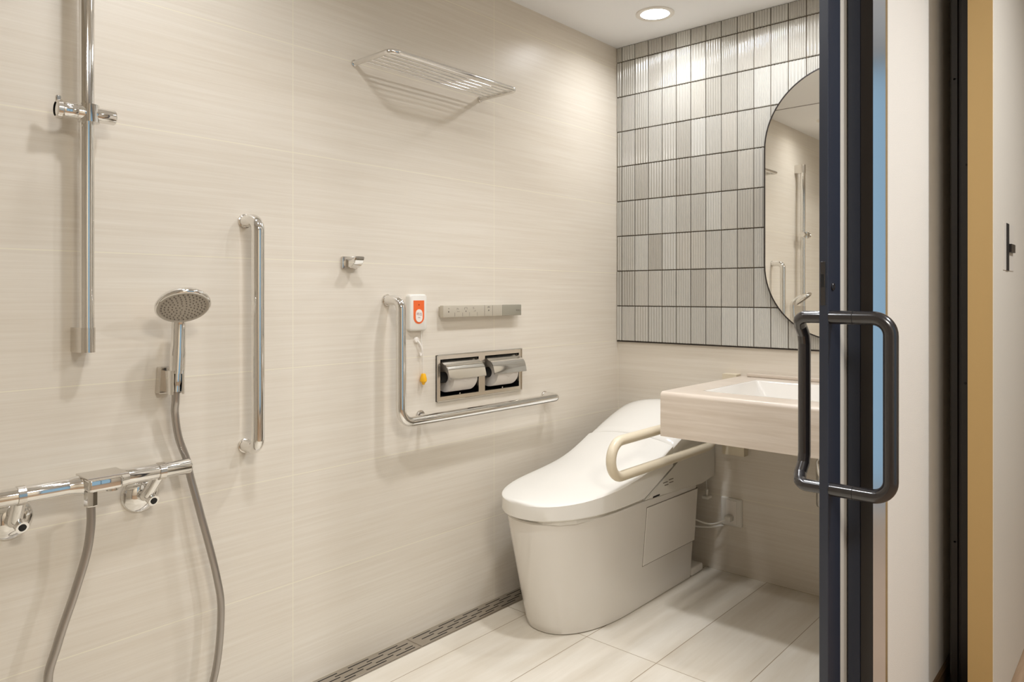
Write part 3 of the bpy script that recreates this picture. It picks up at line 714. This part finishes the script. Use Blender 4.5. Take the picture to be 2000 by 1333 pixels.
for i, yc in enumerate((1.752, 1.968)):
    obj('cover', flap(yc, .174), M['chrome'], ph, smooth=35)
    bm = B(); lathe(bm, [(0, 0), (.003, 0), (.002, .0012), (0, .0014)], (.006, yc, fz0 + .020), (1, 0, 0), 12); obj('screw', bm, M['chrome'], ph)
    q = thing('toilet_roll', ('white paper roll under the left flap of the steel holder', 'white paper roll under the right flap of the steel holder')[i], 'toilet roll', (-.015, yc, .821), 'rolls in the double holder')
    bm = B(); lathe(bm, [(.019, -.056), (.0500, -.056), (.0512, -.054), (.0512, .054), (.0500, .056), (.019, .056), (.019, -.056)], (-.014, yc + .0, .823), (0, 1, 0), 48); obj('paper', bm, M['paperroll'], q, smooth=40)
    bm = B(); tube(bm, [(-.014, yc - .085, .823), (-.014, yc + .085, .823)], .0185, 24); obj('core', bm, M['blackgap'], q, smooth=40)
    bm = B(); loft(bm, [[(.0378, yc - .05, .829), (.0378, yc + .05, .829), (.0378, yc, .806)], [(.0384, yc - .05, .829), (.0384, yc + .05, .829), (.0384, yc, .806)]]); obj('folded_end', bm, M['paperroll'], q)

# ================================================================== LINEAR DRAIN
dr = thing('linear_drain', 'long slotted stainless drain along the foot of the long wall', 'drain', (.04, 1.2, 0))
bm = B(); box(bm, .002, .082, -.2, 2.68, .0002, .0012); obj('channel_frame', bm, M['steel_d'], dr)
def grate(y0_, y1_):
    bm = B(); box(bm, .0055, .0785, y0_, y1_, .001, .0028, .0004, 1)
    gobj = obj('grate', bm, M['steel_d'], dr)
    bm = B(); per = .112; k = 0
    yy = y0_ + .014
    cols = (.018, .031, .043, .055, .067)
    while yy < y1_ - .02:
        for c_, x in enumerate(cols):
            off = (0, .058, .016, .074, .030)[c_]; ln = (.074, .062, .052, .066, .074)[c_]
            a_ = yy + off; b2 = min(a_ + ln, y1_ - .012)
            if b2 - a_ > .01: box(bm, x - .0021, x + .0021, a_, b2, .0027, .00295)
        yy += per
    obj('slots', bm, M['blackgap'], gobj)
for k in range(-2, 3):
    a_ = 1.513 + k * .585
    grate(max(a_ - .585 + .003, -.19), min(a_ - .003, 2.67))

# ================================================================== DOWNLIGHTS AND ADDED FILL LAMPS
def downlight(x, y, label, z=H, power=DOWN, group='round ceiling downlights', col=WARM, spread=155):
    d_ = thing('downlight', label, 'ceiling light', (x, y, z), group)
    bm = B(); lathe(bm, [(.056, 0), (.074, 0), (.074, -.003), (.070, -.0055), (.056, -.004)], (x, y, z), (0, 0, 1), 48); obj('trim_ring', bm, M['bulbring'], d_, smooth=40)
    bm = B(); lathe(bm, [(0, -.0035), (.050, -.0035), (.0565, -.0015), (.0565, -.0005), (0, -.0005)], (x, y, z), (0, 0, 1), 48); obj('lens', bm, M['lens'], d_, smooth=40)
    l = area('lamp', (x, y, z - .008), (0, 0, 0), .11, power, col, spread=math.radians(spread)); l.parent = d_; l.matrix_parent_inverse = Matrix.Translation(d_.location).inverted()
    return d_
downlight(.335, 2.488, 'round recessed downlight in the corner above the toilet')
downlight(.800, 2.430, 'round recessed downlight above the washstand mirror', power=DOWN * 1.35)
downlight(.26, .70, 'round recessed downlight above the shower rail', power=DOWN * .5)
downlight(.78, .84, 'round recessed downlight in the middle of the shower end', power=DOWN * 2.0)
downlight(.74, 1.70, 'added unseen fill downlight in the middle of the bathroom ceiling', power=DOWN * 1.8, spread=105)  # added out of view to brighten toilet, floor and washstand
downlight(2.3, 2.0, 'added unseen fill downlight in the corridor facing the sliding door', 2.36, 15)  # added out of view to brighten the corridor side of the partition
cl_ = thing('added_fill_lamp', 'large round fill lamp added out of view on the corridor ceiling', 'ceiling light', (2.45, .35, 2.36))  # invented fixture behind the view, gives the bathroom soft ambient fill
bm = B(); lathe(bm, [(0, 0), (.31, 0), (.31, -.045), (.30, -.05), (.285, -.05), (.285, -.03), (0, -.03)], (2.45, .35, 2.36), (0, 0, 1), 48); obj('housing', bm, M['bulbring'], cl_, smooth=40)
l_ = area('lamp', (2.45, .35, 2.30), (0, 0, 0), .56, 26, (1, .955, .88)); l_.parent = cl_; l_.matrix_parent_inverse = Matrix.Translation(cl_.location).inverted()
